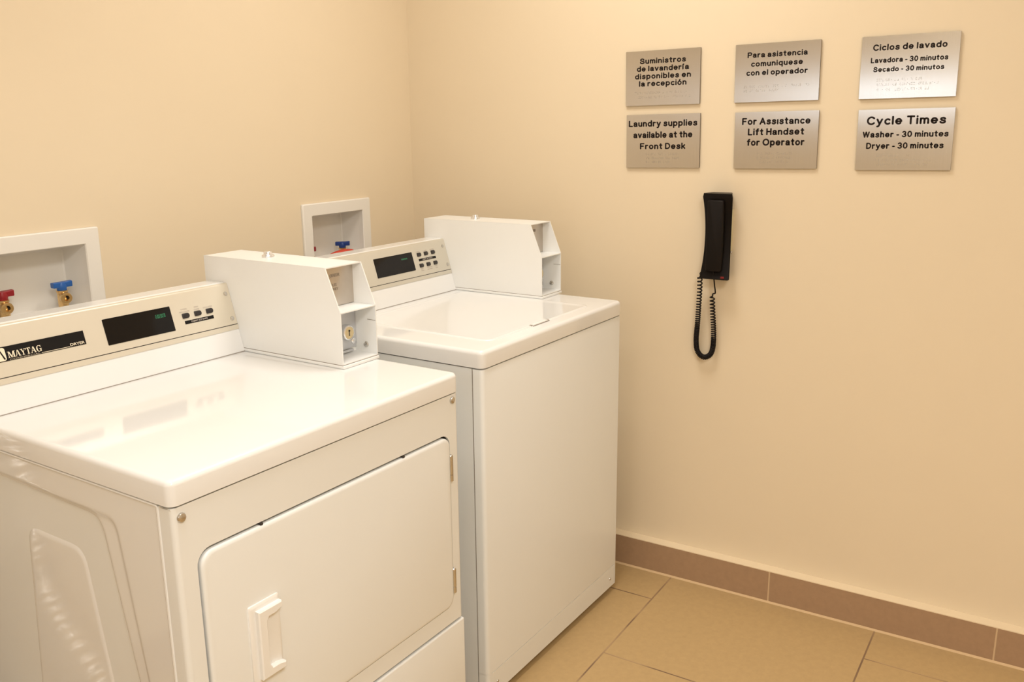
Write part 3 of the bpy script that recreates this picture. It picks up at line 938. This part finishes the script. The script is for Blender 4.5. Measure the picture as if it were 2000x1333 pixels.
_o = el(.25, .365, .25, .28, 0, 360, 26)
_arch = lambda x, w: [(x, .085), (x, .44)] + el(x + w / 2, .44, w / 2, .205, 180, 0) + [(x + w, .085)]
_ac = lambda x, y: [(x, y), (x + .10, y + .13)]
_s = sp2([(.42, .535), (.35, .625), (.22, .645), (.08, .60), (.045, .50), (.12, .415), (.23, .37), (.36, .325), (.43, .235), (.37, .125), (.22, .085), (.07, .115), (.0, .20)])
_acl = sp2([(.44, .40), (.25, .375), (.09, .33), (.02, .22), (.09, .11), (.2, .085), (.33, .13), (.44, .25)])
GL = {
    'o': [_o], 'ó': [_o, _ac(.22, .81)], 'c': [el(.25, .365, .25, .28, 48, 312)], 'e': [[(.02, .365), (.5, .365)], el(.25, .365, .25, .28, 0, 315)],
    'd': [_o, [(.5, .915), (.5, .085)]], 'b': [[(0, .915), (0, .085)], _o], 'q': [_o, [(.5, .645), (.5, -.2)]], 'p': [[(0, .645), (0, -.2)], _o],
    'a': [el(.235, .47, .205, .175, 165, 0) + [(.44, .16), (.47, .085)], _acl],
    'n': [[(0, .645), (0, .085)], _arch(0, .44)[1:]], 'm': [[(0, .645), (0, .085)], _arch(0, .36)[1:], _arch(.36, .36)[1:]],
    'u': [[(0, .645), (0, .29)] + el(.22, .29, .22, .205, 180, 360) + [(.44, .645)], [(.44, .645), (.44, .085)]],
    'r': [[(0, .645), (0, .085)], [(0, .40)] + el(.22, .41, .22, .225, 175, 70)], 's': [_s],
    't': [[(.15, .86), (.15, .22)] + el(.27, .21, .12, .12, 180, 275), [(0, .645), (.31, .645)]],
    'i': [[(0, .645), (0, .085)], [(0, .90), (0, .905)]], 'ı': [[(0, .645), (0, .085)]], 'í': [[(0, .645), (0, .085)], _ac(.0, .81)],
    'l': [[(0, .915), (0, .085)]], 'f': [[(0, .645), (.30, .645)], [(.13, .085), (.13, .74)] + el(.27, .74, .14, .17, 180, 80)],
    'h': [[(0, .915), (0, .085)], _arch(0, .44)[1:]], 'k': [[(0, .915), (0, .085)], [(.40, .645), (0, .28)], [(.15, .42), (.43, .085)]],
    'v': [[(0, .645), (.23, .085)], [(.23, .085), (.46, .645)]], 'y': [[(0, .645), (.24, .085)], [(.47, .645), (.24, .085), (.18, -.09), (.12, -.17), (.02, -.19)]],
    'S': [sp2([(.56, .68), (.50, .85), (.31, .915), (.11, .86), (.04, .70), (.12, .57), (.32, .50), (.52, .42), (.60, .28), (.51, .13), (.30, .085), (.08, .14), (.0, .31)])],
    'P': [[(0, .085), (0, .915)], [(0, .915), (.33, .915)] + el(.35, .70, .22, .215, 90, -90) + [(0, .485)]], 'C': [el(.36, .5, .36, .415, 42, 318)],
    'L': [[(0, .915), (0, .085)], [(0, .085), (.45, .085)]], 'F': [[(0, .915), (0, .085)], [(0, .915), (.50, .915)], [(0, .51), (.42, .51)]],
    'H': [[(0, .915), (0, .085)], [(.56, .915), (.56, .085)], [(0, .52), (.56, .52)]], 'O': [el(.40, .5, .40, .415, 0, 360, 30)],
    'A': [[(0, .085), (.34, .915)], [(.34, .915), (.68, .085)], [(.13, .36), (.55, .36)]],
    'W': [[(0, .915), (.22, .085)], [(.22, .085), (.45, .915)], [(.45, .915), (.68, .085)], [(.68, .085), (.90, .915)]],
    'D': [[(0, .085), (0, .915)], [(0, .915), (.22, .915)] + el(.24, .5, .36, .415, 90, -90) + [(0, .085)]], 'T': [[(0, .915), (.60, .915)], [(.30, .915), (.30, .085)]],
    '3': [el(.24, .70, .22, .215, 155, -90), el(.24, .285, .26, .20, 90, -155)], '0': [el(.26, .5, .26, .415, 0, 360, 28)], '-': [[(0, .37), (.22, .37)]],
}


def sign_text(body, width, cap, place, thick, weight=0.108):
    strokes_, x = [], 0.0
    for ch in body:
        if ch == ' ':
            x += 0.30
            continue
        g = GL[ch]
        xs = [p[0] for st in g for p in st]
        for st in g:
            strokes_.append([(p[0] - min(xs) + x, p[1]) for p in st])
        x += max(xs) - min(xs) + 2 * weight + 0.115
    total = max(p[0] for st in strokes_ for p in st)
    h = weight * cap
    sx = (width - 2 * h) / total
    bm = bmesh.new()

    def solid(poly):
        a = [bm.verts.new(place(px, py, 0)) for px, py in poly]
        b = [bm.verts.new(place(px, py, thick)) for px, py in poly]
        bm.faces.new(b)
        for i in range(len(poly)):
            j = (i + 1) % len(poly)
            bm.faces.new((a[i], a[j], b[j], b[i]))
    for st in strokes_:
        P = [Vector((h + px * sx, py * cap)) for px, py in st]
        closed = (P[0] - P[-1]).length < 1e-6
        off = []
        for i, p in enumerate(P):
            a = P[i - 1] if i > 0 else (P[-2] if closed else None)
            b = P[i + 1] if i < len(P) - 1 else (P[1] if closed else None)
            d1 = (p - a).normalized() if a is not None else None
            d2 = (b - p).normalized() if b is not None else None
            d = (d1 + d2).normalized() if d1 is not None and d2 is not None and (d1 + d2).length > 1e-6 else (d2 if d2 is not None else d1)
            off.append(Vector((-d.y, d.x)) * h)
        for i in range(len(P) - 1):
            q = (P[i] + off[i], P[i + 1] + off[i + 1], P[i + 1] - off[i + 1], P[i] - off[i])
            solid([(v.x, v.y) for v in q])
        if not closed:
            for e in (P[0], P[-1]):
                solid([(e.x + h * math.cos(2 * math.pi * k / 14), e.y + h * math.sin(2 * math.pi * k / 14)) for k in range(14)])
    return bm


# ------------------------------------------------------------------ wall signs
SW, SH = 0.2194, 0.1474
SIGNS = [
    (-0.8917, 1.4856, -0.0131, 'brushed metal sign in Spanish about laundry supplies, starting Suministros, top left of six',
     [('Suministros', -.0672, .0679, .0392, .0145), ('de lavandería', -.0763, .0772, .0188, .0146), ('disponibles en', -.0817, .0833, -.0016, .0147), ('la recepción', -.0691, .0711, -.0216, .0147)],
     [(-.0813, .0745, -.0428), (-.0812, .0847, -.0549)]),
    (-1.2082, 1.4889, -0.0135, 'brushed metal sign reading Para asistencia comuniquese con el operador, top middle of six',
     [('Para asistencia', -.0773, .0773, .0389, .0136), ('comuniquese', -.0672, .0664, .0164, .0137), ('con el operador', -.0789, .0796, -.0059, .0137)],
     [(-.0843, .0868, -.0379), (-.0839, .0073, -.0482)]),
    (-1.526, 1.4909, -0.0115, 'brushed metal sign reading Ciclos de lavado, top right of six, with the brightest sheen',
     [('Ciclos de lavado', -.0834, .0825, .0398, .0144), ('Lavadora - 30 minutos', -.0866, .0865, .0111, .0122), ('Secado - 30 minutos', -.0795, .0795, -.0103, .0116)],
     [(-.0693, .0326, -.0331), (-.0686, .0699, -.0442), (-.0678, .0588, -.0562)]),
    (-0.8973, 1.3135, -0.014, 'brushed metal sign reading Laundry supplies available at the Front Desk',
     [('Laundry supplies', -.1028, .1018, .0405, .0171), ('available at the', -.0883, .0883, .0091, .0172), ('Front Desk', -.0678, .0686, -.022, .0165)],
     [(-.0485, .0498, -.0396), (-.0465, .0501, -.0503), (-.0483, .0228, -.0614)]),
    (-1.2146, 1.316, -0.0131, 'brushed metal sign reading For Assistance Lift Handset for Operator, right above the phone',
     [('For Assıstance', -.0899, .0891, .041, .0173), ('Lift Handset', -.0732, .0743, .0136, .0173), ('for Operator', -.0751, .0764, -.0135, .0174)],
     [(-.0451, .0459, -.038), (-.0463, .0369, -.0488), (-.0442, .0342, -.0596)]),
    (-1.5304, 1.3175, -0.0146, 'brushed metal sign reading Cycle Times, Washer and Dryer 30 minutes, bottom right of six',
     [('Cycle Times', -.0886, .0913, .0369, .0203), ('Washer - 30 minutes', -.0966, .0993, .0064, .0144), ('Dryer - 30 minutes', -.0866, .0904, -.0212, .0145)],
     [(-.0607, .0148, -.0418), (-.0621, .0628, -.0524), (-.0615, .0635, -.0621)]),
]
random.seed(11)
for k, (sy, sz, sr, label, lines, braille) in enumerate(SIGNS):
    root = empty('wall_sign', (0, sy, sz))
    c, s = math.cos(sr), math.sin(sr)
    root.matrix_world = Matrix(((0, 0, -1, 0), (-c, -s, 0, sy), (-s, c, 0, sz), (0, 0, 0, 1)))
    tag(root, label, 'sign', 'brushed metal signs on the right wall')
    w, h = SW / 2, SH / 2
    link('backing', box(-w + 0.0003, w - 0.0003, -h + 0.0003, h - 0.0003, 0.0003, 0.0060), M['signedge'], root, smooth=False)
    face = link('face', merge(box(-w, w, -h, h, 0.0060, 0.0070)), M['sign'], root, smooth=False)
    uv = face.data.uv_layers.new(name='UVMap')
    for lp in face.data.loops:
        co = face.data.vertices[lp.vertex_index].co
        uv.data[lp.index].uv = (co.x / SW + 0.5, co.y / SW + 0.5)
    for t, x0, x1, base, cap in lines:
        link('lettering', sign_text(t, x1 - x0, cap, lambda a, b, d, x0=x0, base=base: (x0 + a, base + b, 0.0070 + d), 0.0008), M['ink'], root, smooth=False)
    bmd = bmesh.new()
    for x0, x1, base in braille:
        x = x0
        while x < x1:
            if random.random() < 0.86:
                for cx_ in (0, 1):
                    for cy_ in (0, 1, 2):
                        if random.random() < 0.5:
                            mt = Matrix.Translation((x + cx_ * 0.0021, base + 0.001 + cy_ * 0.0023, 0.0070)) @ Matrix.Diagonal((1, 1, 0.6, 1))
                            bmesh.ops.create_icosphere(bmd, subdivisions=1, radius=0.00085, matrix=mt)
            x += 0.0052
    link('braille', bmd, M['braille'], root)

# ------------------------------------------------------------------ wall phone
ph = empty('wall_phone', (0, -1.071, 0.936))
tag(ph, 'black wall mounted phone with a handset and a coiled cord, below the metal signs', 'phone')
N = 24
loops = []
for i in range(N + 1):
    t = i / N
    z = 0.004 + 0.2355 * t
    q = abs(2 * t - 1.0)
    d = 0.037 + 0.018 * q ** 2.2
    yl = 0.034 - 0.0060 * (1 - q ** 2)
    yr = -0.0515 + 0.0055 * (1 - q ** 2)
    e = 0.003 if i in (0, N) else 0.0
    r = 0.004
    sec = [(0.0, yr + 0.020), (0.012, yr + 0.014), (d - r - e, yr + e), (d - e - r * 0.3, yr + r * 0.3 + e), (d - e, yr + r + e), (d - e, yl - r - e), (d - e - r * 0.3, yl - r * 0.3 - e), (d - r - e, yl - e), (0.012, yl - 0.008), (0.0, yl - 0.012)]
    loops.append([(-a, b, z + (0.0 if e == 0 else 0.0)) for a, b in sec])
    if i == 0:
        loops.append([(-a, b, z + 0.003) for a, b in [(0.0, yr + 0.020), (0.012, yr + 0.014), (d - r, yr), (d - r * 0.3, yr + r * 0.3), (d, yr + r), (d, yl - r), (d - r * 0.3, yl - r * 0.3), (d - r, yl), (0.012, yl - 0.008), (0.0, yl - 0.012)]])
base = link('phone_base', loft(loops), M['phone'], ph, auto=50)
# handset: flat-faced slab lying in the curve of the base
def hs(ins, x):
    return [(x, p[0], p[1]) for p in rrect(-0.0295 + ins, 0.0160 - ins, 0.026 + ins, 0.2225 - ins, 0.005, 4)]
hsb = link('handset', loft([hs(0.004, -0.034), hs(0.0005, -0.038), hs(0, -0.055), hs(0.0012, -0.0585), hs(0.003, -0.0600)]), M['handset'], ph, auto=50)
link('earpiece', box(-0.054, -0.036, -0.026, 0.0125, 0.176, 0.215, 0.004, 2), M['phone'], hsb)
link('message_lamp', box(-0.0560, -0.0480, -0.0380, -0.0280, 0.0085, 0.0140, 0.001, 2), M['redlamp'], base)
link('jack_plate', box(-0.010, -0.0003, -0.0400, 0.0150, 0.080, 0.195, 0.002, 2), M['jack'], ph)
link('jack_plate_screw', lathe([(0.002, 0), (0.002, 0.0015), (0.001, 0.002)], (-0.001, -0.0385, 0.075), (-1, -0.6, 0), 12), M['steel'], ph)
# coiled cord: a wire wound along a hanging loop
path = catmull([(-0.040, -1.0345, 0.946), (-0.032, -1.0330, 0.915), (-0.026, -1.0300, 0.86), (-0.022, -1.0265, 0.80), (-0.020, -1.0240, 0.755), (-0.018, -1.0285, 0.722), (-0.018, -1.0470, 0.7065), (-0.018, -1.0665, 0.716), (-0.019, -1.0745, 0.742), (-0.020, -1.0745, 0.79), (-0.022, -1.0705, 0.84), (-0.024, -1.0675, 0.888)], 30)
seglen = [0.0]
for a, b in zip(path, path[1:]):
    seglen.append(seglen[-1] + (b - a).length)
tot = seglen[-1]


def at(s):
    s = max(0, min(tot - 1e-6, s))
    import bisect
    i = min(bisect.bisect_right(seglen, s) - 1, len(path) - 2)
    f = (s - seglen[i]) / (seglen[i + 1] - seglen[i])
    return path[i].lerp(path[i + 1], f), (path[min(i + 2, len(path) - 1)] - path[max(i - 1, 0)]).normalized()


def pitch(s):
    t = s / tot
    d = min(1.0, abs(t - 0.53) / 0.47)
    return 0.0042 + 0.0068 * max(0.0, (d - 0.36) / 0.64) ** 0.9


wire = []
s = 0.0
ang = 0.0
step = 14
while s < tot:
    p, d = at(s)
    n1 = Vector((1, 0, 0)) - d * d.x
    n1.normalize()
    n2 = d.cross(n1)
    wire.append(p + (n1 * math.cos(ang) + n2 * math.sin(ang)) * 0.0060)
    ang += 2 * math.pi / step
    s += pitch(s) / step
lead = catmull([wire[-1], (-0.028, -1.0710, 0.895), (-0.034, -1.0795, 0.900), (-0.044, -1.0795, 0.925), (-0.054, -1.0775, 0.966)], 8)
start = [Vector((-0.044, -1.0385, 0.955)), Vector((-0.038, -1.034, 0.951))]
allp = [Vector((p[0], p[1] + 1.071, p[2] - 0.936)) for p in start + wire + lead[1:]]
link('coiled_cord', tube(allp, 0.0021, 6), M['cordm'], ph, auto=80)
